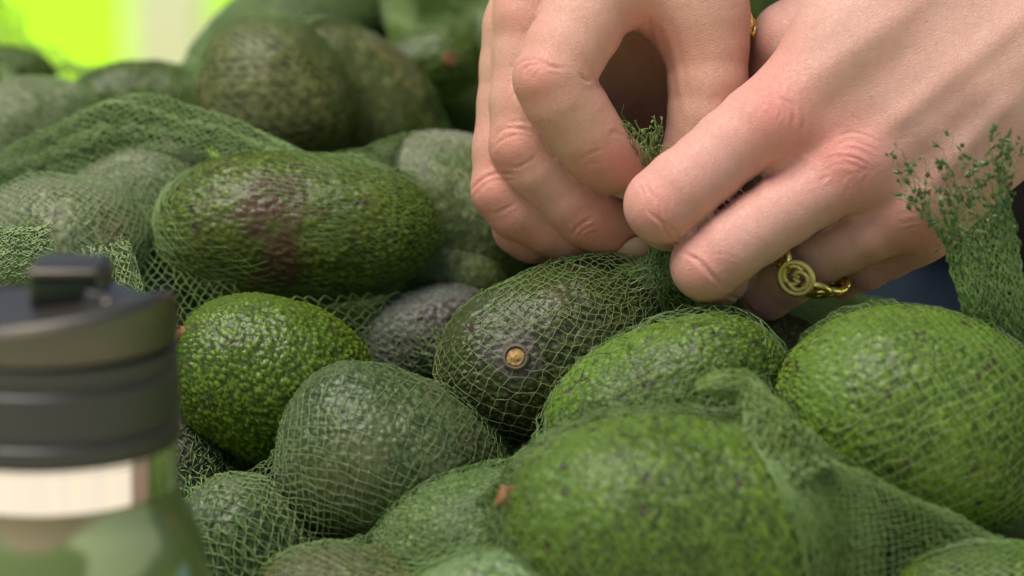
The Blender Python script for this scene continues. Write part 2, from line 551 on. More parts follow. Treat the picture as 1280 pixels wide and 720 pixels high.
class Body:
    """parts: list of (chain of joints, k inside the chain); every limb blends with the core by its own k, limbs meet each other in a crease."""
    def __init__(s, core, limbs, kcore, crease=.0005):
        s.core, s.limbs, s.kcore, s.crease = core, limbs, kcore, crease
    def chain(s, p, ch, k):
        d = None
        if len(ch) > 3:
            q = catmull(np.array([[*a, r] for a, r in ch]), 2).astype(np.float32)
            ch = [(x[:3], x[3]) for x in q]
            k = min(k, .0016)
        for (a, ra), (b, rb) in zip(ch[:-1], ch[1:]):
            c = capsule(p, a, b, ra, rb)
            d = c if d is None else smin(d, c, k)
        return d
    def __call__(s, p):
        p = p.astype(np.float32)
        core = None
        for ch, k in s.core:
            c = s.chain(p, ch, k)
            core = c if core is None else smin(core, c, s.kcore)
        out = core
        for ch, k, kb in s.limbs:
            l = smin(core, s.chain(p, ch, k), kb)
            out = l if out is core else smin(out, l, s.crease)
        return out
    def bounds(s, pad):
        pts = [(j[0], j[1]) for ch, _ in s.core for j in ch] + [(j[0], j[1]) for ch, _, _ in s.limbs for j in ch]
        lo = np.min([p - r for p, r in pts], 0) - pad; hi = np.max([p + r for p, r in pts], 0) + pad
        return lo, hi


def surface_nets(fn, lo, hi, h):
    n = np.ceil((hi - lo) / h).astype(int) + 1
    g = np.stack(np.meshgrid(*[lo[i] + h * np.arange(n[i]) for i in range(3)], indexing='ij'), -1).astype(np.float32)
    q = 4
    gc = g[::q, ::q, ::q]
    vc = fn(gc)
    near = np.abs(vc) < q * h * 1.9
    ii = [np.minimum((np.arange(n[a]) + q // 2) // q, vc.shape[a] - 1) for a in range(3)]
    val = vc[np.ix_(*ii)].copy()
    m = near[np.ix_(*ii)]
    pts = g[m]
    val[m] = np.concatenate([fn(pts[i:i + 100000]) for i in range(0, len(pts), 100000)])
    ins = val < 0
    cells = np.zeros(n - 1, int)
    for dx in (0, 1):
        for dy in (0, 1):
            for dz in (0, 1):
                cells += ins[dx:n[0] - 1 + dx, dy:n[1] - 1 + dy, dz:n[2] - 1 + dz]
    act = (cells > 0) & (cells < 8)
    idx = -np.ones(n - 1, np.int64); ci = np.argwhere(act); idx[act] = np.arange(len(ci))
    acc = np.zeros((len(ci), 3)); cnt = np.zeros(len(ci))
    cor = [(x, y, z) for x in (0, 1) for y in (0, 1) for z in (0, 1)]
    for a in cor:
        for ax in range(3):
            if a[ax]: continue
            b = list(a); b[ax] = 1
            va = val[ci[:, 0] + a[0], ci[:, 1] + a[1], ci[:, 2] + a[2]]; vb = val[ci[:, 0] + b[0], ci[:, 1] + b[1], ci[:, 2] + b[2]]
            x = (va < 0) != (vb < 0)
            t = np.where(x, va / np.where(x, va - vb, 1), 0)
            p = np.tile(np.array(a, float), (len(ci), 1)); p[:, ax] = t
            acc[x] += p[x]; cnt[x] += 1
    verts = lo + h * (ci + acc / cnt[:, None])
    faces = []
    for ax in range(3):
        u, v = (ax + 1) % 3, (ax + 2) % 3
        sl0 = [slice(None)] * 3; sl1 = [slice(None)] * 3
        sl0[ax] = slice(0, -1); sl1[ax] = slice(1, None)
        s0, s1 = ins[tuple(sl0)], ins[tuple(sl1)]
        e = np.argwhere(s0 != s1)
        e = e[(e[:, u] > 0) & (e[:, v] > 0) & (e[:, u] < n[u] - 1) & (e[:, v] < n[v] - 1)]
        flip = s0[e[:, 0], e[:, 1], e[:, 2]]
        q = []
        for du, dv in ((-1, -1), (0, -1), (0, 0), (-1, 0)):
            c = e.copy(); c[:, u] += du; c[:, v] += dv
            q.append(idx[c[:, 0], c[:, 1], c[:, 2]])
        q = np.stack(q, 1)
        q[~flip] = q[~flip][:, ::-1]
        faces.append(q)
    return verts, np.concatenate(faces)


def grad(fn, p, e=2e-4):
    """Value and forward-difference gradient, in chunks."""
    ds, gs = [], []
    for k in range(0, len(p), 60000):
        q = p[k:k + 60000]; d = fn(q); g = np.empty((len(q), 3))
        for i in range(3):
            o = np.zeros(3); o[i] = e
            g[:, i] = (fn(q + o) - d) / e
        ds.append(d); gs.append(g)
    return np.concatenate(ds), np.concatenate(gs)


def mesh_normals(v, f):
    fn_ = np.cross(v[f[:, 2]] - v[f[:, 0]], v[f[:, 3]] - v[f[:, 1]])
    n = np.zeros_like(v)
    for k in range(4):
        for a in range(3): n[:, a] += np.bincount(f[:, k], fn_[:, a], len(v))
    return norm(n)


def subdivide(v, f):
    """One level of Catmull-Clark by Blender's own modifier."""
    o = mesh_np('tmp', v, f)
    m = o.modifiers.new('s', 'SUBSURF'); m.levels = m.render_levels = 1
    dg = bpy.context.evaluated_depsgraph_get(); ev = o.evaluated_get(dg); me = ev.to_mesh()
    nv = np.empty(len(me.vertices) * 3, np.float32); me.vertices.foreach_get('co', nv)
    nf = np.empty(len(me.loops), np.int32); me.loops.foreach_get('vertex_index', nf)
    ev.to_mesh_clear(); md = o.data; bpy.data.objects.remove(o); bpy.data.meshes.remove(md)
    return nv.reshape(-1, 3).astype(float), nf.reshape(-1, 4)


def wobble(pl, k, rng=np.random.default_rng(3)):
    return [(x + rng.normal(0, k), y + rng.normal(0, k)) for x, y in pl]


class Skin:
    """Final vertices of a hand with helpers that press creases, raise tendons and tint where the photograph shows them."""
    def __init__(s, body, h):
        lo, hi = body.bounds(.006)
        v, f = surface_nets(body, lo, hi, h)
        v, f = subdivide(v, f)
        d, g = grad(body, v)
        v = v - g * np.clip(d / np.maximum((g ** 2).sum(1), .3), -3e-4, 3e-4)[:, None] * .9
        s.v, s.f, s.n = v, f, mesh_normals(v, f)
        if (s.n * g).sum() < 0: s.n = -s.n
        s.x, s.y, s.d = to_px(v)
        view = norm(CAM - v); s.face = (s.n * view).sum(1)
        bx = np.clip((s.x / 4).astype(int), -100, 500) + 100; by = np.clip((s.y / 4).astype(int), -100, 400) + 100
        zb = np.full((700, 600), 9.0); np.minimum.at(zb, (bx, by), s.d)
        zb2 = zb.copy()
        for a in (-1, 0, 1):
            for b in (-1, 0, 1): zb2 = np.minimum(zb2, np.roll(zb, (a, b), (0, 1)))
        s.vis = (s.d < zb2[bx, by] + .011) & (s.face > -.1)
        s.disp = np.zeros(len(v)); s.flush = np.zeros(len(v)); s.vein = np.zeros(len(v))
    def dist(s, pl):
        pl = np.asarray(pl, float)
        if len(pl) > 2: pl = catmull(pl, 5)
        best = np.full(len(s.x), 1e9); at = np.zeros(len(s.x))
        for i, (a, b) in enumerate(zip(pl[:-1], pl[1:])):
            ab = b - a; t = np.clip(((s.x - a[0]) * ab[0] + (s.y - a[1]) * ab[1]) / max(ab @ ab, 1e-9), 0, 1)
            d = np.hypot(s.x - a[0] - t * ab[0], s.y - a[1] - t * ab[1])
            m = d < best; best[m] = d[m]; at[m] = ((i + t) / (len(pl) - 1))[m]
        return best, at
    def groove(s, pl, w, depth_mm, lip=.35, taper=True):
        if w < 3: pl = wobble(pl, 1.6); depth_mm *= 1.45
        d, at = s.dist(pl)
        k = np.exp(-(d / w) ** 2) - lip * np.exp(-((d - 2.1 * w) / (1.2 * w)) ** 2)
        if taper: k = k * np.clip(np.minimum(at, 1 - at) * 5 + .15, 0, 1)
        s.disp -= np.where(s.vis, k * depth_mm * .001, 0)
    def ridge(s, pl, w, h_mm):
        d, at = s.dist(pl)
        s.disp += np.where(s.vis, np.exp(-(d / w) ** 2) * h_mm * .001 * np.clip(np.minimum(at, 1 - at) * 4 + .1, 0, 1), 0)
    def bump(s, x, y, r, h_mm, ry=None):
        q = ((s.x - x) / r) ** 2 + ((s.y - y) / (ry or r)) ** 2
        s.disp += np.where(s.vis, np.exp(-q) * h_mm * .001, 0)
    def tint(s, x, y, r, a, ry=None):
        r, a = r * 1.15, a * .9
        q = ((s.x - x) / r) ** 2 + ((s.y - y) / (ry or r)) ** 2
        s.flush += np.where(s.vis, np.exp(-q) * a, 0)
    def veinline(s, pl, w, a):
        d, at = s.dist(pl)
        s.vein += np.where(s.vis, np.exp(-(d / w) ** 2) * a * np.clip(np.minimum(at, 1 - at) * 4 + .1, 0, 1), 0)
    def build(s, name, mat, parent):
        v = s.v + s.n * s.disp[:, None]
        return mesh_np(name, v, s.f, mat, parent, attrs={'flush': np.clip(s.flush, 0, 1), 'vein': np.clip(s.vein, 0, 1)})


SKIN_A = skin_mat('skin_pink', (.60, .355, .288), (.60, .215, .180), (.44, .30, .27))
SKIN_B = skin_mat('skin_warm', (.59, .335, .250), (.58, .215, .170), (.44, .28, .22))
NAIL = simple('finger_nail', (.54, .32, .245), .30, Subsurface_Weight=.2, Subsurface_Scale=.002, var=(300, (.56, .36, .29)))
NAIL_EDGE = simple('nail_free_edge', (.74, .68, .58), .35)

person = empty('person', P(1560, 360, 1.34))
tag(person, 'person in dark top and jeans whose two bare hands tie a net bag', 'person')

# hand whose back faces the camera (right of the picture)
idx = [J(1000, 150, -52, 50), J(940, 163, -72, 48.5), J(885, 208, -86, 46.5), J(829, 256, -98, 48), J(845, 268, 22, 40), J(818, 232, 90, 30)]
mid = [J(1085, 205, -60, 50), J(1015, 240, -72, 46), J(945, 286, -84, 45), J(884, 331, -92, 45), J(905, 338, 20, 39), J(858, 280, 95, 30)]
rng = [J(1140, 250, -38, 46), J(1085, 288, -32, 40), J(1020, 322, -8, 36), J(956, 361, 26, 39), J(962, 335, 110, 35), J(905, 285, 140, 28)]
pky = [J(1150, 282, 0, 40), J(1110, 312, 22, 36), J(1052, 338, 48, 34), J(1035, 330, 120, 30), J(980, 300, 150, 25)]
thm = [J(1330, -60, 40, 66), J(1160, -22, 60, 62), J(990, 52, 58, 51), J(985, 120, 100, 48), J(918, 226, 70, 41), J(848, 242, 95, 28)]
core = [
    ([J(978, 150, -58, 48), J(1058, 48, -48, 61), J(1180, -60, -32, 70)], .008),
    ([J(978, 152, -58, 48), J(1120, 70, -46, 58), J(1310, -25, -25, 62), J(1420, -80, 0, 72)], .008),
    ([J(1078, 203, -62, 48), J(1200, 105, -58, 56), J(1340, 20, -40, 62), J(1430, -30, -10, 74)], .008),
    ([J(1140, 250, -42, 44), J(1250, 140, -44, 52), J(1360, 50, -30, 60), J(1440, 0, 5, 72)], .008),
    ([J(1154, 283, -4, 39), J(1240, 190, -14, 47), J(1350, 95, -10, 58), J(1440, 30, 20, 70)], .008),
    ([J(1030, 150, 40, 52), J(1180, 60, 50, 66), J(1340, -10, 30, 70)], .008),
    ([J(1110, 250, 40, 44), J(1230, 140, 45, 60), J(1350, 60, 20, 66)], .008),
]
bodyA = Body(core, [(idx, .004, .006), (mid, .004, .006), (rng, .004, .006), (pky, .004, .006), (thm, .005, .0035)], .013)
sk = Skin(bodyA, .00122)
# knuckles, tendons, veins, creases
sk.bump(968, 140, 34, 1.3); sk.bump(1066, 196, 34, 1.5, 28); sk.bump(1143, 262, 26, .8)
sk.bump(818, 262, 26, .5); sk.bump(876, 338, 26, .4)
sk.ridge([(1075, 186), (1150, 128), (1240, 55), (1330, -20)], 17, .9)
sk.ridge([(985, 120), (1080, 50), (1180, -20)], 16, .7)
sk.ridge([(1150, 248), (1210, 180), (1290, 100)], 14, .8)
sk.groove([(1092, 200), (1160, 140), (1250, 66), (1330, 0)], 18, .35, 0)
sk.groove([(1012, 150), (1080, 105), (1170, 40)], 20, .7, 0)
sk.groove([(1100, 236), (1160, 190), (1240, 120)], 20, .5, 0)
sk.groove([(1005, 195), (985, 215), (955, 228)], 18, .8, 0)
sk.groove([(1092, 250), (1060, 268), (1020, 285)], 14, .6, 0)
sk.veinline([(1100, 195), (1165, 137), (1255, 62), (1330, 0)], 9, .15)
sk.veinline([(1240, 130), (1225, 170), (1200, 200)], 8, .3)
for q, (ox, oy) in enumerate([(0, 0), (9, 5), (-8, -4), (17, 9)]):
    sk.groove([(802 + ox * .8, 228 + oy), (814 + ox, 250 + oy), (820 + ox, 268 + oy), (834 + ox, 284 + oy), (838 + ox, 294 + oy)], 2.2 - .2 * q, [.34, .26, .2, .15][q])
for q, (ox, oy) in enumerate([(0, 0), (-9, -5), (10, 6)]):
    sk.groove([(860 + ox, 318 + oy), (872 + ox, 326 + oy), (886 + ox, 340 + oy), (897 + ox, 354 + oy)], 2.2, [.36, .18, .16][q])
sk.groove([(905, 370), (922, 372), (938, 385), (946, 396)], 2.2, .25)
for q in range(7):                                   # fine wrinkles over the two big knuckles
    ax, ay = 946 + q * 7, 112 + q * 2
    sk.groove([(ax, ay + 4 * (q % 2)), (ax + 11, ay + 10), (ax + 15, ay + 24), (ax + 11, ay + 40)], 2.0, .13 + .05 * (q % 3))
for q in range(8):
    ax, ay = 1026 + q * 3, 214 - q * 6
    sk.groove([(ax, ay), (ax + 18, ay - 7), (ax + 38, ay - 4 + q % 3), (ax + 54, ay + 6)], 2.0, .14 + .06 * (q % 3))
for q in range(4):
    sk.groove([(1120 + 4 * q, 272 + 8 * q), (1140 + 4 * q, 266 + 8 * q), (1160 + 3 * q, 276 + 6 * q)], 2.2, .07)
for q in range(9):                                   # slack skin lines between the knuckles and the fingers
    sk.groove([(1000 + 9 * q, 250 - 2 * q), (1012 + 9 * q, 232 - 2 * q), (1030 + 9 * q, 222 - 2 * q)], 2.2, .07)
for q in range(14):                                  # short cross lines on the back of the hand and fingers
    cx, cy = [(1075, 205), (968, 140), (850, 245), (905, 320), (1150, 280)][q % 5]
    cx += RNG.normal(0, 30); cy += RNG.normal(0, 22); an = RNG.normal(.9, .5); ln = RNG.uniform(8, 22)
    sk.groove([(cx - ln * math.cos(an), cy - ln * math.sin(an)), (cx + 2, cy - 2), (cx + ln * math.cos(an), cy + ln * math.sin(an))], 1.9, RNG.uniform(.04, .09))
for a in [(968, 140, 46, .85), (1068, 200, 46, .80), (1152, 290, 46, .65), (818, 262, 40, .75), (876, 338, 36, .7), (880, 215, 50, .35),
          (945, 380, 34, .4), (1010, 180, 60, .3), (975, 60, 30, .35), (960, 290, 60, .25), (1080, 330, 60, .4), (1100, 60, 120, .12), (1012, 345, 20, .4)]:
    sk.tint(*a)
hand_a = sk.build('hand', SKIN_A, person)
tag(hand_a, 'hand with the gold ring, back turned to the viewer')

# hand that pinches the net end (left of the picture)
idx = [J(757, -35, -22, 57), J(727, 30, -52, 53), J(692, 98, -78, 49), J(716, 140, -64, 46), J(743, 182, -42, 44), J(764, 202, -22, 39), J(786, 210, -4, 33)]
mid = [J(672, -8, 12, 50), J(664, 70, 8, 48), J(660, 181, 0, 46.5), J(693, 222, 12, 44), J(737, 266, 28, 43), J(768, 282, 44, 39), J(798, 289, 58, 34)]
rng = [J(650, 40, 45, 47), J(642, 130, 52, 45), J(634, 237, 42, 43.5), J(668, 266, 54, 41), J(708, 288, 70, 39), J(760, 310, 100, 29)]
pky = [J(648, 90, 82, 42), J(646, 190, 92, 38), J(652, 284, 84, 35.5), J(684, 294, 94, 32), J(715, 300, 108, 30), J(760, 312, 124, 25)]
thm = [J(872, 10, 14, 52), J(884, 62, 12, 51), J(882, 145, 10, 47), J(866, 190, 14, 38), J(846, 220, 16, 29)]
core = [
    ([J(757, -35, -18, 55), J(800, -150, -10, 62), J(860, -250, 10, 74), J(905, -320, 40, 80)], .008),
    ([J(690, -20, 30, 48), J(770, -140, 40, 60), J(850, -250, 40, 74)], .008),
    ([J(665, 10, 70, 46), J(765, -120, 80, 58), J(850, -240, 70, 74)], .008),
    ([J(665, 60, 100, 42), J(770, -80, 110, 56), J(850, -220, 90, 70)], .008),
    ([J(868, 5, 14, 49), J(848, -90, 30, 60), J(845, -220, 50, 70)], .008),
    ([J(765, -32, 0, 50), J(815, -30, 14, 46), J(862, -10, 20, 50)], .010),
    ([J(700, 60, 130, 48), J(780, 10, 160, 58), J(860, -30, 120, 66)], .008),
    ([J(840, -20, 110, 56), J(838, 110, 190, 52), J(830, 190, 215, 44)], .008),
    ([J(720, 120, 150, 42), J(820, 80, 185, 56), J(856, -60, 120, 58)], .008),
]
bodyB = Body(core, [(idx, .004, .007), (mid, .004, .006), (rng, .004, .006), (pky, .004, .006), (thm, .006, .010)], .013)
sk = Skin(bodyB, .00122)
sk.bump(636, 14, 22, 1.0); sk.bump(668, 98, 26, .9); sk.bump(636, 182, 24, .7); sk.bump(608, 238, 22, .6)

# finger joints
for dx, dp in ((0, .28), (-6, .18), (6, .16), (13, .12)):
    sk.groove([(652 + dx, 92 + dx * .8), (664 + dx, 82 + dx * .5), (682 + dx, 80 + dx * .4), (698 + dx, 84)], 2.0, dp)
for dy, dp in ((0, .34), (9, .16), (-10, .14)):
    sk.groove([(614, 182 + dy), (628, 166 + dy), (650, 160 + dy), (668, 166 + dy)], 2.1, dp)
sk.groove([(640, 208), (654, 204), (670, 192)], 2.0, .18)
for dy, dp in ((0, .32), (8, .12)):
    sk.groove([(592, 238 + dy), (604, 224 + dy), (622, 216 + dy), (640, 218 + dy)], 2.1, dp)
sk.groove([(618, 268), (634, 262), (648, 250)], 2.0, .15)
for dy, dp in ((0, .26), (7, .16), (13, .12)):
    sk.groove([(716 + dy * .7, 292 + dy), (726 + dy * .6, 282 + dy), (742 + dy * .5, 274 + dy)], 2.0, dp)
sk.groove([(722, 200), (736, 192), (752, 188)], 2.0, .16); sk.groove([(728, 212), (740, 204), (756, 202)], 2.0, .13)
sk.groove([(758, 170), (768, 168), (780, 172)], 2.4, .16); sk.groove([(742, 97), (736, 100), (726, 96)], 2.6, .35)
sk.groove([(786, 40), (776, 50), (772, 62)], 3.0, .35)
# slack skin of the thumb web and wrist
for a, b, c, dp in (((822, 30), (838, 80), (850, 150), .30), ((836, 20), (852, 80), (862, 140), .22), ((812, 50), (826, 90), (838, 130), .2), ((864, 30), (878, 80), (872, 140), .10),
                    ((800, 10), (812, 34), (816, 60), .3)):
    sk.groove([a, b, c], 5.0, dp)
for a in [(668, 100, 34, .85), (640, 182, 34, .8), (610, 240, 32, .8), (636, 12, 26, .6), (735, 215, 30, .6), (730, 290, 30, .6), (745, 285, 46, .4),
          (775, 195, 26, .5), (780, 300, 30, .55), (640, 300, 40, .6), (838, 60, 40, .45), (800, 40, 30, .4), (700, 40, 40, .25), (660, 320, 40, .4)]:
    sk.tint(*a)
hand_b = sk.build('hand', SKIN_B, person)
tag(hand_b, 'curled hand pinching the cut end of a net')


def nail(a, b, nrm, r, w_ang, l0, l1, parent, mat, name='nail'):
    """A curved plate over the finger segment a->b, centred on direction nrm."""
    a, b = np.asarray(a, float), np.asarray(b, float)
    x = norm(b - a); n = norm(nrm - x * (np.asarray(nrm) @ x)); s_ = np.cross(x, n)
    L = np.linalg.norm(b - a)
    vs, nu, nv = [], 15, 13
    for off in (0.0, -.0006):
        for i in range(nv):
            t = i / (nv - 1)
            half = w_ang * (1 - .25 * (2 * t - 1) ** 4) * math.sqrt(max(0.02, 1 - max(0, (t - .6) / .4) ** 2 * .75 - max(0, (.25 - t) / .25) ** 2 * .6))
            for j in range(nu):
                an = half * (2 * j / (nu - 1) - 1)
                rr = r + off - .0011 * (2 * t - 1) ** 2 * .5
                vs.append(a + x * L * (l0 + (l1 - l0) * t) + (n * math.cos(an) + s_ * math.sin(an)) * rr)
    f = []
    for k in range(2):
        for i in range(nv - 1):
            for j in range(nu - 1):
                q = [k * nu * nv + i * nu + j, k * nu * nv + i * nu + j + 1, k * nu * nv + (i + 1) * nu + j + 1, k * nu * nv + (i + 1) * nu + j]
                f.append(q if k == 0 else q[::-1])
    o = mesh_np(name, np.array(vs), np.array(f), mat)
    bpy.context.view_layer.update()
    return child_of(o, parent)


def dirpx(dx, dy, dz): return norm(RIGHT * dx - UP * dy + FWD * dz)


bpy.context.view_layer.update()
nail(J(752, 200, -30, 1)[0], J(800, 218, 4, 1)[0], dirpx(-.12, .72, -.68), 37.0 * PX, .8, .4, 1.1, hand_b, NAIL)
nail(J(764, 280, 20, 1)[0], J(812, 300, 44, 1)[0], dirpx(-.20, .75, -.6), 36.5 * PX, .85, .25, 1.0, hand_b, NAIL)

# ------------------------------------------------------------------ netting
def tubes(lines, nrm, rad, sides=3):
    """lines (m,n,3), nrm (m,n,3), rad scalar or (m,n): closed thin tubes."""
    m, n, _ = lines.shape
    t = norm(np.gradient(lines, axis=1))
    b = norm(np.cross(t, nrm)); c = np.cross(b, t)
    rad = np.broadcast_to(np.asarray(rad, float), (m, n))[..., None]
    rings = []
    for k in range(sides):
        a = 2 * math.pi * k / sides + .5
        rings.append(lines + (b * math.cos(a) + c * math.sin(a)) * rad)
    v = np.stack(rings, 2).reshape(-1, 3)
    base = (np.arange(m)[:, None] * n + np.arange(n - 1)[None, :]).ravel() * sides
    f = []
    for k in range(sides):
        l = (k + 1) % sides
        f.append(np.stack([base + k, base + l, base + sides + l, base + sides + k], 1))
    return v, np.concatenate(f)


def net_lines(G, wrap, sub, wob=0.0, rng=RNG):
    """Zigzag strands of a diamond net from staggered nodes G (nv,nu,3): two families that touch at every node."""
    nv, nu, _ = G.shape
    odd = (np.arange(nv) % 2 == 1)
    A_ = G.transpose(1, 0, 2).copy()
    B_ = A_.copy()
    Bs = np.roll(A_, 1, 0)
    B_[:, odd] = Bs[:, odd]
    if not wrap: B_ = B_[1:]
    L = np.concatenate([A_, B_], 0)
    if sub > 1: L = catmull(L, sub)
    if wob:
        L = L + rng.normal(0, wob, L.shape)
    return L


def grid_normals(G, wrap):
    du = np.roll(G, -1, 1) - np.roll(G, 1, 1)
    dv = np.gradient(G, axis=0)
    return norm(np.cross(du, dv))


def net_obj(name, L, nrm_c, rad, mat, parent=None, extra=None, cull=False):
    """nrm_c: a point or array; strand normals point away from it."""
    nr = norm(L - nrm_c)
    v, f = tubes(L, nr, rad)
    if cull:                                      # the side that lies buried in the heap is left out
        fc = v[f].mean(1)
        out = norm(fc - nrm_c); to_cam = norm(CAM - fc)
        f = f[((out * to_cam).sum(1) > -.38) | ((out @ UP) > .55)]
        use = np.zeros(len(v), bool); use[f] = True
        f = (np.cumsum(use) - 1)[f]; v = v[use]
    if extra is not None:
        f = np.concatenate([f, extra[1] + len(v)]); v = np.concatenate([v, extra[0]])
    o = mesh_np(name, v, f, mat, parent)
    return o


def bag(members, axis, nu, nv, rad, mat, label, sub=2, iters=70, margin=.0008, jit=.10, extra_members=(), twist=0.0, layers=1, name='net_bag', group='green net bags'):
    """A net bag pulled tight over its avocados: nodes of a tube round the axis shrink like a soap film and are kept outside the fruit."""
    mem = [A[k] for k in members] + list(extra_members)
    cen = np.mean([m.c for m in mem], 0)
    root = None
    if layers > 1:
        root = empty(name, cen)
        tag(root, label, 'net bag', group)
    for ly in range(layers):
        pts = np.array([P(*p) for p in axis])
        ax = catmull(pts, 24)
        sl = np.r_[0, np.cumsum(np.linalg.norm(np.diff(ax, axis=0), axis=1))]; sl /= sl[-1]
        vv = np.linspace(0, 1, nv)
        C = np.stack([np.interp(vv, sl, ax[:, i]) for i in range(3)], 1)
        T = norm(np.gradient(C, axis=0))
        ref = UP if abs(T.mean(0) @ UP) < .7 else FWD
        e1 = norm(ref - T * (T @ ref)[:, None]); e2 = np.cross(T, e1)
        ang = (np.arange(nu)[None, :] + .5 * (np.arange(nv) % 2)[:, None]) / nu * 2 * math.pi + twist * vv[:, None] + ly * 1.7
        D = e1[:, None] * np.cos(ang)[..., None] + e2[:, None] * np.sin(ang)[..., None]
        rr = np.full((nv, nu), .003)
        for q in np.linspace(.004, .13, 44):
            w = C[:, None] + D * q
            ins = np.zeros((nv, nu), bool)
            for m in mem: ins |= m.f(w) < 1
            rr[ins] = q + .003
        G = C[:, None] + D * rr[..., None]
        e0, eN = G[0].copy() * .2 + C[0] * .8, G[-1].copy() * .2 + C[-1] * .8
        odd = (np.arange(nv) % 2 == 1)[:, None, None]
        for it in range(iters):
            up = np.concatenate([G[:1], G[:-1]]); dn = np.concatenate([G[1:], G[-1:]])
            s_e = up + dn + np.roll(up, 1, 1) + np.roll(dn, 1, 1)
            s_o = up + dn + np.roll(up, -1, 1) + np.roll(dn, -1, 1)
            G = .35 * G + .65 * np.where(odd, s_o, s_e) / 4
            G[0], G[-1] = e0, eN
            w = G.reshape(-1, 3)
            for m in mem: w = m.push(w, margin + ly * .0011)
            G = w.reshape(nv, nu, 3)
        cell = np.linalg.norm(G[:, 1:] - G[:, :-1], axis=-1).mean()
        lo = np.stack([vnoise(G.reshape(-1, 3) / .007 + 40 * k, 60 + k + ly * 5 + nu) - .5 for k in range(3)], 1).reshape(G.shape)
        G = G + RNG.normal(0, jit * cell, G.shape) + lo * cell * .9
        w = G.reshape(-1, 3)
        for m in mem: w = m.push(w, margin + ly * .0011)
        G = w.reshape(nv, nu, 3)
        L = net_lines(G, True, sub, .00005)
        if sub > 1:                               # keep the rounded strands outside the skin too
            w = L.reshape(-1, 3)
            for m in mem: w = m.push(w, margin * .9)
            L = w.reshape(L.shape)
        o = net_obj('net_layer' if root else name, L, cen, rad, mat, root, cull=True)
        if not root: tag(o, label, 'net bag', group)
    return root or o


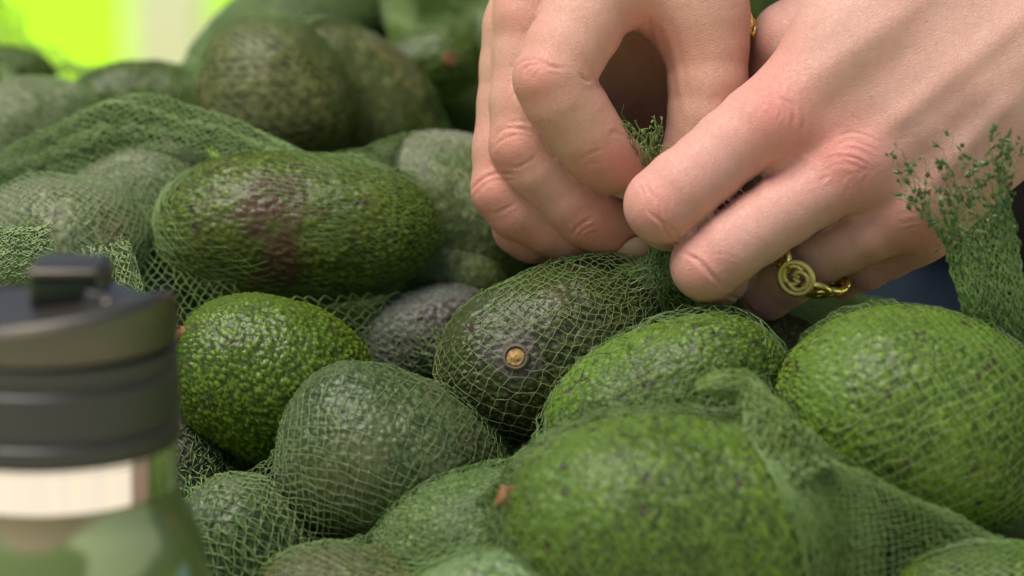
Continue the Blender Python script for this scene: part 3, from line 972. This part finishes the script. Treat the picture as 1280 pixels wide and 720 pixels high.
def tail(path, nu, nv, squash, rad, mat, label, seed, wob=.35, fray=0.0, members=(), knots=None, knot_mat=None, name='net_tail', sub=2, flare_jit=0.0, turns=0.0, thin=0.0, jit=.07, group='gathered net ends', cat='net end'):
    """A gathered bundle of net along path [(px,py,d,r_px)]; the far end may fray into loose strands with knots."""
    rng = np.random.default_rng(seed)
    pts = np.array([P(x, y, d) for x, y, d, r in path]); rs = np.array([r * K * d for x, y, d, r in path])
    S = catmull(np.c_[pts, rs], 24)
    sl = np.r_[0, np.cumsum(np.linalg.norm(np.diff(S[:, :3], axis=0), axis=1))]; sl /= sl[-1]
    vv = np.linspace(0, 1, nv)
    C = np.stack([np.interp(vv, sl, S[:, i]) for i in range(4)], 1); rr = C[:, 3]; C = C[:, :3]
    T = norm(np.gradient(C, axis=0))
    e1 = norm(np.cross(T, FWD)); e2 = np.cross(T, e1)
    ang = (np.arange(nu)[None, :] + .5 * (np.arange(nv) % 2)[:, None]) / nu * 2 * math.pi + turns * vv[:, None] * 6.283
    ph = rng.uniform(0, 6.28, 6)
    wave = 1 + wob * (np.sin(3 * ang + ph[0] + 5 * vv[:, None]) * .5 + np.sin(7 * ang + ph[1] - 9 * vv[:, None]) * .35 + np.sin(2 * ang + ph[2] + 21 * vv[:, None]) * .25)
    G = C[:, None] + (e1[:, None] * np.cos(ang)[..., None] + e2[:, None] * (np.sin(ang) * squash)[..., None]) * (rr[:, None] * wave)[..., None]
    G = G + rng.normal(0, 1, G.shape) * (rr * jit)[:, None, None]
    for k_ in members: G = A[k_].push(G.reshape(-1, 3), .0018 + .0012 * rng.random()).reshape(G.shape)
    L = net_lines(G, True, sub, .00004, rng)
    m, n, _ = L.shape
    extra = None
    radv = np.full((m, n), rad)
    if fray:
        t = np.linspace(0, 1, n)
        end = 1 - fray * rng.beta(1.6, 1.3, m)
        idx = np.minimum(t[None, :], end[:, None]) * (n - 1)
        i0 = np.floor(idx).astype(int); i1 = np.minimum(i0 + 1, n - 1); fr = (idx - i0)[..., None]
        rows = np.arange(m)[:, None]
        L = L[rows, i0] * (1 - fr) + L[rows, i1] * fr
        # loose ends drift sideways past the last whole rows
        loose = np.clip((t[None, :] - (1 - fray)) / fray, 0, 1) ** 2
        dv = rng.normal(0, 1, (m, 1, 3)) * flare_jit
        L = L + dv * loose[..., None]
        L = L + np.linspace(0, 1e-6, n)[None, :, None] * T[-1]
    if thin: radv = rad * (1 - thin * np.clip((np.linspace(0, 1, n) - .45) / .25, 0, 1))[None, :] * np.ones((m, 1))
    if knots:
        rate, kl, kr, v0 = knots
        t = np.linspace(0, 1, n)
        kk = np.argwhere((rng.random((m, n)) < rate) & (t[None, :] > v0))
        if fray: kk = np.concatenate([kk, np.stack([np.arange(m), (end * (n - 1)).astype(int)], 1)])
        p = L[kk[:, 0], kk[:, 1]]
        dr = norm(np.gradient(L, axis=1)[kk[:, 0], kk[:, 1]] + rng.normal(0, 1e-4, p.shape) + 1e-7)
        dr = norm(dr + rng.normal(0, .5, dr.shape))
        o1 = norm(np.cross(dr, rng.normal(0, 1, dr.shape))); o2 = np.cross(dr, o1)
        s1 = kl * rng.uniform(.5, 1.3, (len(p), 1)); s2 = kr * rng.uniform(.6, 1.3, (len(p), 1))
        ring = [p + o1 * s2, p + o2 * s2, p - o1 * s2, p - o2 * s2]
        vs = np.stack([p + dr * s1] + ring + [p - dr * s1], 1).reshape(-1, 3)
        b = np.arange(len(p)) * 6
        fs = []
        for k in range(4):
            l = (k + 1) % 4
            fs.append(np.stack([b, b + 1 + k, b + 1 + l, b + 1 + l], 1)); fs.append(np.stack([b + 5, b + 1 + l, b + 1 + k, b + 1 + k], 1))
        kv, kf = vs, np.concatenate(fs)
    o = net_obj(name, L, C.mean(0) + FWD * .05, radv, mat)
    tag(o, label, cat, group)
    if knots:
        me_k = MB(); me_k.v = [tuple(x) for x in kv]; me_k.f = [tuple(x[:3]) for x in kf]
        k = me_k.build('frayed_knots', knot_mat or mat, None, False)
        bpy.context.view_layer.update()
        child_of(k, o)
        k['kind'] = 'stuff'
    return o


def sheet(corners, nu, nv, rad, mat, label, sag=.0, members=(), iters=30, name='net_sheet', jit=.12):
    """A loose stretch of net between four pinned corners (a b / c d)."""
    a, b, c, d = [P(*p) for p in corners]
    u = (np.arange(nu)[None, :] + .5 * (np.arange(nv) % 2)[:, None]) / nu; v = np.linspace(0, 1, nv)[:, None]
    u = u[..., None]; v = v[..., None]
    G = (a * (1 - u) + b * u) * (1 - v) + (c * (1 - u) + d * u) * v
    G = G - UP * (sag * 16 * (u * (1 - u) * v * (1 - v)))
    cell = np.linalg.norm(G[:, 1:] - G[:, :-1], axis=-1).mean()
    G = G + RNG.normal(0, jit * cell, G.shape)
    w = G.reshape(-1, 3)
    for k in members: w = A[k].push(w, .0008)
    L = net_lines(w.reshape(G.shape), False, 3, .00005)
    o = net_obj(name, L, G.mean((0, 1)) + FWD * .5, rad, mat)
    return tag(o, label, 'net', 'loose stretches of net')


ph = Avo(735, 372, .905, 84, 50, -12, .1, 0)
bag('C M'.split(), [(668, 548, .905), (560, 560, .890), (470, 585, .882), (330, 690, .875), (262, 760, .88)], 38, 80, .00011, NET_P, 'wide diamond net pulled tight over the grey green avocado', sub=3)
bag('D E'.split(), [(858, 322, .893), (790, 372, .900), (690, 430, .905), (590, 440, .925), (500, 470, .955)], 40, 84, .00013, NET, 'net bag being tied, over the dark avocado with the stem scar', sub=3, extra_members=[ph], jit=.16)
bag('F G'.split(), [(1090, 585, .848), (970, 590, .850), (850, 600, .853), (720, 612, .851), (590, 628, .85)], 54, 92, .00013, NET, 'cloudy double netting over the biggest avocado and its neighbour', sub=1, layers=2, jit=.22)
bag('H'.split(), [(966, 452, .882), (1060, 490, .868), (1150, 530, .862), (1230, 560, .865), (1330, 560, .88)], 44, 70, .00014, NET, 'net over the bright avocado by the right edge', sub=3)
bag('J N K'.split(), [(665, 560, .88), (620, 650, .862), (560, 720, .85), (440, 760, .852), (340, 790, .86)], 64, 90, .00014, NET, 'net over the pale green avocado at the lower edge', sub=2, jit=.2)
bag('B T U'.split(), [(400, 196, .955), (420, 250, .95), (470, 290, .952), (540, 290, .965), (640, 320, .985)], 88, 96, .00010, NET_D, 'fine net around the scabbed avocado and the speckled one beside it', sub=1, jit=.16)
bag('P Q'.split(), [(268, 300, .955), (236, 290, .955), (180, 280, .958), (90, 310, .945), (-60, 320, .95)], 46, 84, .00016, NET_P, 'open diamond net over the chalky and the pale green avocados', sub=2)
bag('L M'.split(), [(246, 500, .915), (236, 590, .905), (290, 670, .885), (330, 740, .870), (350, 800, .87)], 40, 66, .00023, NET, 'tangled net between the bottle and the grey green avocado', sub=2, jit=.3)
bag('S S2'.split(), [(300, 30, 1.02), (345, 110, 1.005), (420, 130, 1.03), (500, 150, 1.04), (580, 190, 1.04)], 76, 90, .00013, NET_D, 'net around the brownish egg shaped avocado in the back row', sub=1)
bag('V W EE'.split(), [(190, 150, 1.06), (240, 130, 1.075), (340, 70, 1.09), (420, 10, 1.115), (500, -30, 1.14)], 110, 110, .00022, NET, 'dense net over the dark avocados beside the white post', sub=1, jit=.2)
bag('R AA'.split(), [(140, 200, 1.03), (60, 170, 1.03), (20, 120, 1.07), (-60, 60, 1.12)], 70, 70, .00018, NET, 'net over the blurred pale avocado below the lime gap', sub=1)
bag('X Y Z DD'.split(), [(480, 0, 1.09), (530, 60, 1.075), (580, 110, 1.085), (640, 60, 1.10), (700, -10, 1.11)], 90, 90, .00020, NET_D, 'net over the avocados at the upper edge left of the fingers', sub=1)
bag('CC GG FF HH'.split(), [(1170, 440, .985), (1040, 424, .985), (890, 372, .985), (740, 335, 1.01), (600, 320, 1.02)], 84, 110, .00016, NET_D, 'net over the shaded avocados beneath the two hands', sub=1)
bag('O'.split(), [(1090, 760, .845), (1160, 760, .838), (1232, 762, .835), (1350, 760, .84)], 50, 50, .00024, NET_D, 'net over the avocado at the lower right corner', sub=1)

sheet([(352, 372, .925), (600, 362, .945), (430, 480, .932), (560, 470, .948)], 14, 22, .00024, NET, 'stretch of honeycomb net taut behind the bright pebbled avocado', .002)
sheet([(240, 520, .93), (400, 560, .925), (240, 625, .90), (380, 640, .90)], 13, 20, .00024, NET, 'loose honeycomb net hanging over the dark gap below the bright pebbled avocado', .004)
sheet([(150, 215, .948), (285, 212, .942), (166, 420, .925), (310, 400, .925)], 12, 27, .00013, NET, 'open diamond net bridging the hollow left of the scabbed avocado', .001, members=('B', 'P', 'Q'))
sheet([(520, 470, .925), (720, 520, .90), (600, 560, .905), (690, 590, .875)], 14, 18, .00023, NET, 'slack net in the hollow below the stem scar', .003)

tail([(1270, 490, .872, 36), (1254, 420, .864, 40), (1238, 350, .858, 40), (1224, 290, .856, 45), (1204, 235, .854, 60), (1184, 160, .850, 86)], 60, 84, .5, .00019, NET_D,
     'upright net tail by the right edge, its cut end fanned out over the wrist', 5, fray=.40, knots=(.055, .0014, .00065, .52), knot_mat=NET_K, flare_jit=.0022, sub=1, wob=.12, thin=.40, jit=.03)
tail([(814, 262, .905, 12), (811, 225, .900, 15), (806, 198, .893, 18), (801, 170, .890, 24), (796, 136, .888, 27)], 34, 30, .8, .00022, NET_D,
     'little green tuft of cut net pinched between the fingertips', 9, fray=.62, flare_jit=.0022, sub=2, wob=.5, knots=(.012, .0009, .0003, .4))
tail([(1010, 600, .812, 34), (972, 545, .817, 30), (950, 505, .822, 20), (930, 484, .824, 17), (900, 480, .824, 14), (872, 486, .826, 6)], 40, 56, .5, .00022, NET_D,
     'twisted net knot in the hollow between the two biggest avocados', 13, sub=1, turns=.3)
tail([(1200, 790, .825, 120), (1090, 715, .822, 110), (1010, 640, .820, 82), (965, 570, .820, 44), (948, 505, .824, 14)], 44, 64, .42, .00015, NET,
     'pale folds of net sloping down from the twisted knot', 15, sub=1, wob=.08, jit=.012, members=('F', 'O', 'H'))
tail([(-40, 238, .985, 34), (20, 226, .980, 34), (80, 196, .972, 36), (145, 168, .966, 38), (215, 172, .960, 38), (290, 186, .953, 32), (350, 200, .948, 20), (405, 206, .944, 8)], 34, 92, .55, .00022, NET,
     'thick rolled fold of net lying across the heap above the pale avocados', 17, wob=.30, sub=2, jit=.03)
tail([(-30, 316, .885, 34), (20, 318, .885, 33), (48, 318, .886, 33), (74, 318, .888, 40)], 46, 34, .5, .00022, NET_P,
     'cut net end lying level behind the bottle lid', 19, wob=.08, jit=.03, fray=.25, flare_jit=.001, sub=2)
tail([(172, 410, .880, 20), (152, 366, .880, 26), (138, 330, .881, 30), (122, 300, .883, 22)], 26, 26, .5, .00024, NET_P,
     'cut net tuft standing up behind the bottle lid', 23, wob=.2, jit=.04, fray=.3, flare_jit=.0015, sub=2)
tail([(900, 392, .905, 46), (868, 366, .900, 38), (842, 342, .896, 26), (828, 300, .900, 14), (818, 262, .903, 10)], 44, 44, .6, .00022, NET_D,
     'neck of the net bag gathered below the pinching fingers', 27, sub=1)
tail([(-40, 0, 1.12, 30), (-8, 40, 1.12, 26), (26, 78, 1.11, 24), (80, 104, 1.10, 26), (150, 112, 1.09, 20)], 24, 40, .5, .00016, NET_D,
     'thin wisps of net along the foot of the lime green lawn gap', 29, wob=.5, sub=1)

# ------------------------------------------------------------------ ring and bracelet
GOLD = simple('polished_gold', (1.0, .74, .26), .20, .92)
GOLD_P = simple('pave_gold', (1.0, .78, .32), .30, .88, bump=(3500, .0003))


def oval(n=20): return [(math.cos(2 * math.pi * i / n), math.sin(2 * math.pi * i / n)) for i in range(n)]


def chain(path, nrm, link_l, link_w, wire, parent, mat, closed):
    """Curb links along path; each lies flat against its own normal, half turned about the chain."""
    for i, (p, t, n) in enumerate(zip(path, *nrm)):
        t, n = norm(t), norm(n); s_ = np.cross(t, n)
        tw = .5
        s2 = s_ * math.cos(tw) + n * math.sin(tw)
        m = MB()
        m.tube([p + t * c * link_l + s2 * s * link_w for c, s in oval(18)], wire, 8, True)
        m.build('chain_link', mat, parent)


ring_c = np.asarray(J(1009, 329, -8, 1)[0], float)
ring_n = norm(dirpx(-.60, .62, .50))
e1 = norm(dirpx(-.6, .62, -.9) - ring_n * (dirpx(-.6, .62, -.9) @ ring_n)); e2 = np.cross(ring_n, e1)
rr = 40.5 * PX + .0016
ring = empty('ring', ring_c)
tag(ring, 'gold chain ring with an oval monogram on the ring finger', 'ring')
bpy.context.view_layer.update()
off = .0
angs = [off + .64 + i * (2 * math.pi - 1.28) / 13 for i in range(14)]
pth = [ring_c + (e1 * math.cos(a) + e2 * math.sin(a)) * rr for a in angs]
chain(pth, ([-e1 * math.sin(a) + e2 * math.cos(a) for a in angs], [e1 * math.cos(a) + e2 * math.sin(a) for a in angs]), 0.0041, .0037, .00110, ring, GOLD, False)
# emblem: an oval frame with two interlocked letter shapes
ec = ring_c + (e1 * math.cos(off) + e2 * math.sin(off)) * (rr + .0010)
en = norm(e1 * math.cos(off) + e2 * math.sin(off)); et = norm(np.cross(ring_n, en)); eb = ring_n
m = MB()
EX, EY = .0050, .0049
m.tube([ec + et * c * EX + eb * s * EY for c, s in oval(36)], .00088, 10, True)
m.build('emblem_frame', GOLD_P, ring)
for sg in (1, -1):
    m = MB()
    arc = [ec + et * sg * (-.0011 + .0026 * math.cos(a)) + eb * sg * (.0030 * math.sin(a)) + en * .0003 * sg for a in np.linspace(R(50), R(325), 18)]
    arc += [ec + et * sg * (.0013) + eb * sg * (-.0004), ec + et * sg * (-.0006) + eb * sg * (-.0004)]
    m.tube(arc, .00076, 8, False)
    m.build('monogram_letter', GOLD_P, ring)
for sg in (1, -1):
    m = MB(); m.box(ec + et * sg * .0050, (.0014, .0014, .0030), Matrix(np.stack([et, en, eb], 1).tolist()))
    m.build('emblem_lug', GOLD, ring, bevel=.0003)

bl = empty('bracelet', P(925, 0, .905))
tag(bl, 'gold curb chain bracelet on the wrist behind, half out of view', 'bracelet')
bpy.context.view_layer.update()
bp = catmull(np.array([J(*q, 1)[0] for q in [(898, -40, -40), (920, 0, -4), (935, 24, 18), (943, 46, 56), (920, 44, 110), (860, -20, 165), (780, -100, 160), (742, -120, 80), (748, -130, 0), (800, -120, -60), (860, -85, -66), (898, -40, -40)]], float), 30)
sl = np.r_[0, np.cumsum(np.linalg.norm(np.diff(bp, axis=0), axis=1))]
nl = int(sl[-1] / .0042); ss = np.arange(nl) / nl * sl[-1]
bq = np.stack([np.interp(ss, sl, bp[:, i]) for i in range(3)], 1); bt = np.roll(bq, -1, 0) - np.roll(bq, 1, 0)
chain(bq, (bt, bq - bq.mean(0)), .0031, .0021, .00062, bl, GOLD, True)

# ------------------------------------------------------------------ clothes
class Cut:
    """A body cut level at a hem."""
    def __init__(s, b, z): s.b, s.z, s.bounds = b, z, b.bounds
    def __call__(s, p): return np.maximum(s.b(p), (s.z - p[..., 2]).astype(np.float32))


def cloth(name, body, h, mat, fold):
    lo, hi = body.bounds(.02)
    v, f = surface_nets(body, lo, hi, h)
    v, f = subdivide(v, f)
    d, g = grad(body, v)
    n = mesh_normals(v, f)
    if (n * g).sum() < 0: n = -n
    v = v + n * ((vnoise(v / np.array([.03, .03, .10]), 5) - .5) * fold + (vnoise(v / .012, 6) - .5) * fold * .25)[:, None]
    return mesh_np(name, v, f, mat, person)


def W(x, y, z, r): return np.array([x, y, z], np.float32), r


def fabric(name, col, col2, weave):
    t = NT(name)
    c = t.mix(t.ramp(t.noise(55, 4), .3, .7), col, col2)
    w = t.n('ShaderNodeTexWave', wave_type='BANDS', bands_direction='DIAGONAL'); w.inputs['Scale'].default_value = weave; w.inputs['Distortion'].default_value = 1.5
    t.l(t.obj(), w.inputs['Vector'])
    return t.set(Base_Color=c, Roughness=.9, Specular_IOR_Level=.15, Normal=t.bump(w.outputs['Fac'], .0004, .5))


SHIRT = fabric('dark_brown_knit', (.030, .021, .020), (.020, .015, .015), 420)
JEANS = fabric('blue_denim', (.011, .018, .032), (.018, .028, .046), 520)
bx, by = .35, .53
ja = np.asarray(J(1440, -25, 0, 1)[0], float); jb = np.asarray(J(888, -275, 40, 1)[0], float)
shirt = Body([([W(bx - .08, by, .86, .138), W(bx - .08, by, 1.20, .135), W(bx - .10, by, 1.36, .11)], .03), ([W(bx + .08, by, .86, .138), W(bx + .08, by, 1.20, .135), W(bx + .10, by, 1.36, .11)], .03)],
             [([W(bx - .17, by, 1.37, .085), W(bx - .22, by - .22, 1.30, .062), (jb + np.array([.0, .02, .015]), .030)], .02, .03),
              ([W(bx + .17, by, 1.37, .085), W(bx + .20, by - .26, 1.14, .062), (ja + np.array([.012, .01, .004]), .028)], .02, .03)], .05, .01)
cloth('shirt', Cut(shirt, .938), .018, SHIRT, .012)
jeans = Body([([W(bx - .09, by, .80, .125), W(bx - .08, by, .90, .128)], .02), ([W(bx + .09, by, .80, .125), W(bx + .08, by, .90, .128)], .02)],
             [([W(bx - .09, by, .80, .105), W(bx - .10, by - .02, .48, .075), W(bx - .10, by, .06, .062)], .02, .04), ([W(bx + .09, by, .80, .105), W(bx + .10, by - .02, .48, .075), W(bx + .10, by, .06, .062)], .02, .04)], .04, .006)
cloth('jeans', jeans, .018, JEANS, .010)

# ------------------------------------------------------------------ bottle
BD = .752
bk = K * BD
BR = 162 * bk
b_ax = P(61, 372, BD)
TOPZ = b_ax[2]
def zf(py):
    """Height on the bottle's nearest side line that is seen at row py."""
    r = FWD - (py - 360) * K * UP
    return CAM[2] + (b_ax[1] - BR - CAM[1]) / r[1] * r[2]
STEEL = simple('brushed_steel', (.125, .112, .090), .46, 1.0, bump=(300, .00005))
BAND = simple('mirror_steel_band', (.95, .92, .86), .06, 1.0)
PLAST = simple('charcoal_plastic', (.030, .029, .026), .40, bump=(1500, .0001), Specular_IOR_Level=.5)
BLACK = simple('black_rubber', (.006, .006, .007), .35)
t = NT('olive_camouflage_enamel')
n1 = t.noise(28, 2); n2 = t.noise(22, 1)
c = t.mix(t.ramp(n1, .50, .56), (.10, .135, .034), (.25, .29, .14))
c = t.mix(t.ramp(n2, .63, .68), c, (.17, .135, .065))
c = t.mix(t.ramp(t.noise(35, 1), .64, .70), c, (.24, .36, .36))
ENAMEL = t.set(Base_Color=c, Roughness=.30, Specular_IOR_Level=.5, Coat_Weight=.25, Coat_Roughness=.12)
bottle = empty('bottle', (b_ax[0], b_ax[1], .84))
tag(bottle, 'olive patterned bottle with a dark steel flip lid, close in front of the heap', 'bottle')
bpy.context.view_layer.update()
ox, oy = b_ax[0], b_ax[1]
LIDS = .13
def lathe_part(name, prof, mat, cap=True, parent=bottle, bevel=0):
    tight = []
    for (r0, z0), (r1, z1) in zip(prof[:-1], prof[1:]):
        tight += [(r0 + (r1 - r0) * q, z0 + (z1 - z0) * q) for q in (0, .04, .96)]
    m = MB(); m.lathe(tight + [prof[-1]], (ox, oy, 0), 96, cap)
    if name == 'lid': m.v = [(x, y, z + min(1, max(0, (z - zr) / H * 1.6)) * (LIDS * (x - ox) - .20 * max(0, y - oy + .3 * BR) * min(1, max(0, (x - ox) / BR + .5)))) for x, y, z in m.v]
    return m.build(name, mat, parent, bevel=bevel)
z_cb, z_g1, z_g2, z_ct, z_rim = zf(591), zf(561), zf(495), zf(466), TOPZ - .0
lathe_part('collar', [(BR * .90, z_cb), (BR * .985, z_cb + .0002), (BR * 1.0, z_cb + .0012), (BR * 1.0, z_g1 - .001), (BR * .975, z_g1 - .0003), (BR * .975, z_g1 + .0003), (BR * .992, z_g1 + .001),
                      (BR * .992, z_g2 - .001), (BR * .968, z_g2 - .0003), (BR * .968, z_g2 + .0003), (BR * .985, z_g2 + .001), (BR * .985, z_ct - .0006), (BR * .95, z_ct)], PLAST)
zr = z_ct + .0003
H = TOPZ - zr
lathe_part('lid', [(BR * .94, zr), (BR * .985, zr + .0006), (BR * .99, zr + H * .5), (BR * .985, zr + H * .80), (BR * .965, zr + H * .92), (BR * .93, zr + H * .985), (BR * .89, zr + H), (BR * .86, zr + H * .97), (BR * .83, zr + H * .95), (BR * .02, zr + H * .95)], STEEL)
zb2 = zf(648)
lathe_part('steel_band', [(BR * .93, zb2), (BR * .962, zb2), (BR * .962, z_cb - .0012), (BR * .975, z_cb - .0009), (BR * .975, z_cb - .0002), (BR * .90, z_cb - .0001)], BAND)
prof = [(BR * .962, zb2 - .0003), (BR * .965, zb2 - .002), (BR * 1.0, zb2 - .005), (BR * 1.08, zb2 - .010), (BR * 1.155, zb2 - .018), (BR * 1.21, zb2 - .030), (BR * 1.23, zb2 - .045), (BR * 1.23, .848), (BR * 1.20, .8415), (BR * .3, .8405)]
lathe_part('bottle_body', catmull(np.array(prof[:7]), 5).tolist() + prof[7:], ENAMEL)
# flip spout: dark mouth in a steel hood with a hinge arm
def bpt(px, py, dz=0.0): return P(px, py, BD + dz)
m = MB()
hz = TOPZ - .0045 + LIDS * 24 * bk
wx = 42 * bk
m.box((ox + 22 * bk, oy + .001, hz + .0053), (2 * wx, .014, .0102)); m.build('spout', BLACK, bottle, bevel=.0018, seg=3)
m = MB()
m.box((ox + 24 * bk, oy + .003, hz + .0112), (2 * wx * 1.06, .021, .0022))
m.box((ox + 24 * bk + wx * 1.04, oy + .004, hz + .0052), (.0022, .020, .0106))
m.box((ox + 24 * bk, oy + .0128, hz + .0052), (2 * wx * 1.06, .0022, .0106))
m.build('spout_hood', STEEL, bottle, bevel=.0009, seg=3)
m = MB(); m.box((ox + 24 * bk + wx * 1.3, oy, hz + .0030), (.013, .016, .0060), Matrix.Rotation(R(18), 3, 'Y')); m.build('hinge', PLAST, bottle, bevel=.0016, seg=3)
m = MB(); m.tube([(ox + 24 * bk + wx * 1.32, oy - .011, hz + .003), (ox + 24 * bk + wx * 1.32, oy + .011, hz + .003)], .0022, 14); m.build('hinge_pin', STEEL, bottle)

# ------------------------------------------------------------------ heap below, table, ground
lowv, lowf = [], []
th = np.arange(13) / 12 * math.pi; phi = np.arange(18) / 18 * 2 * math.pi
us = np.stack([np.repeat(np.cos(th), 18), np.outer(np.sin(th) + 1e-3, np.cos(phi)).ravel(), np.outer(np.sin(th) + 1e-3, np.sin(phi)).ravel()], 1)
ii = np.arange(12)[:, None]; jj = np.arange(18)[None, :]
uf = np.stack([(ii * 18 + jj).ravel(), (ii * 18 + (jj + 1) % 18).ravel(), ((ii + 1) * 18 + (jj + 1) % 18).ravel(), ((ii + 1) * 18 + jj).ravel()], 1)[:, ::-1]
cs = np.array([a.c for a in A.values()]); rs = np.array([min(a.a, a.b) for a in A.values()])
pl, nb = [], 0
for z in np.arange(.866, 1.03, .047):
    k = int(round((z - .866) / .047))
    for y in np.arange(-.10, .32, .054):
        for x in np.arange(-.30, .31, .064):
            c = np.array([x + (k % 2) * .03 + RNG.uniform(-.006, .006), y + (k % 2) * .025 + RNG.uniform(-.006, .006), z + RNG.uniform(-.003, .003)])
            if np.hypot(c[0] - ox, c[1] - oy) < .085: continue
            hd = np.hypot(cs[:, 0] - c[0], cs[:, 1] - c[1])
            dd = np.linalg.norm(cs - c, axis=1)
            nearest = np.argsort(hd)[:2]
            if hd[nearest[0]] > .10 or (c[0] > .06 and c[1] > .10): continue
            if c[2] > cs[nearest, 2].min() - .030: continue
            inside = any(a.f(c + o) < 1.0 for a in A.values() if np.linalg.norm(a.c - c) < .11 for o in np.concatenate([np.eye(3), -np.eye(3)]) * .024)
            if inside: continue
            rot = np.array(Matrix.Rotation(RNG.uniform(0, 6.28), 3, 'Z') @ Matrix.Rotation(RNG.uniform(-.4, .4), 3, 'Y'))
            lowv.append((us * np.array([.034, .0265, .0255]) * RNG.uniform(.92, 1.06)) @ rot.T + c); lowf.append(uf + nb); nb += len(us)
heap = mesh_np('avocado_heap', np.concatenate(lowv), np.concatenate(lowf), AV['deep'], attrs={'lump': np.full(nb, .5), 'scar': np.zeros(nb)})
tag(heap, 'lower layers of avocados that carry the heap', 'avocado heap', kind='stuff')

WOOD = simple('grey_brown_wood', (.20, .135, .085), .75, bump=(180, .0006), var=(40, (.13, .085, .055)))
table = empty('table', (0, .05, 0))
tag(table, 'plank table that carries the avocado heap and the bottle', 'table')
bpy.context.view_layer.update()
for k in range(6):
    m = MB(); m.box((0, -.24 + .0975 * k + .047, .82), (1.3, .0945, .036)); m.build('plank', WOOD, table, False, .003)
for sx in (-1, 1):
    for y in (-.18, .28):
        m = MB(); m.box((sx * .56, y, .40), (.06, .06, .80)); m.build('leg', WOOD, table, False, .003)
    m = MB(); m.box((sx * .56, .05, .765), (.04, .40, .07)); m.build('rail', WOOD, table, False, .003)

GRASS = NT('lime_lawn_painted_sunlight')
g = GRASS.mix(GRASS.ramp(GRASS.noise(1.2, 3), .2, .8), (.36, .72, .016), (.42, .78, .020))  # lime far brighter than real grass: sunlight put into the base colour
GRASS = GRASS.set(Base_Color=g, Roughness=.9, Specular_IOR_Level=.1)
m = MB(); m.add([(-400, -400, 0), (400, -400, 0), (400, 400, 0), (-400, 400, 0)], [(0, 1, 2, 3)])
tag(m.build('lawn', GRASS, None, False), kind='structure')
PAVE = simple('pale_warm_paving', (.64, .58, .44), .85, bump=(40, .004), var=(1.4, (.58, .52, .43)))
m = MB(); m.add([(-6, -9, .004), (6, -9, .004), (6, 2.2, .004), (-6, 2.2, .004)], [(0, 1, 2, 3)])
tag(m.build('paving', PAVE, None, False), kind='structure')
PAINT = simple('pinkish_white_paint', (.90, .72, .72), .6, var=(6, (.88, .66, .66)))
pp = P(216, 60, 6.0)
post = empty('post', (pp[0], pp[1], 0))
tag(post, 'pinkish white post on the lawn behind the heap', 'post')
bpy.context.view_layer.update()
m = MB(); m.box((pp[0], pp[1], .75), (.15, .15, 1.5)); m.build('shaft', PAINT, post, False, .006)
m = MB(); m.box((pp[0], pp[1], 1.515), (.18, .18, .03)); m.build('cap', PAINT, post, False, .006)
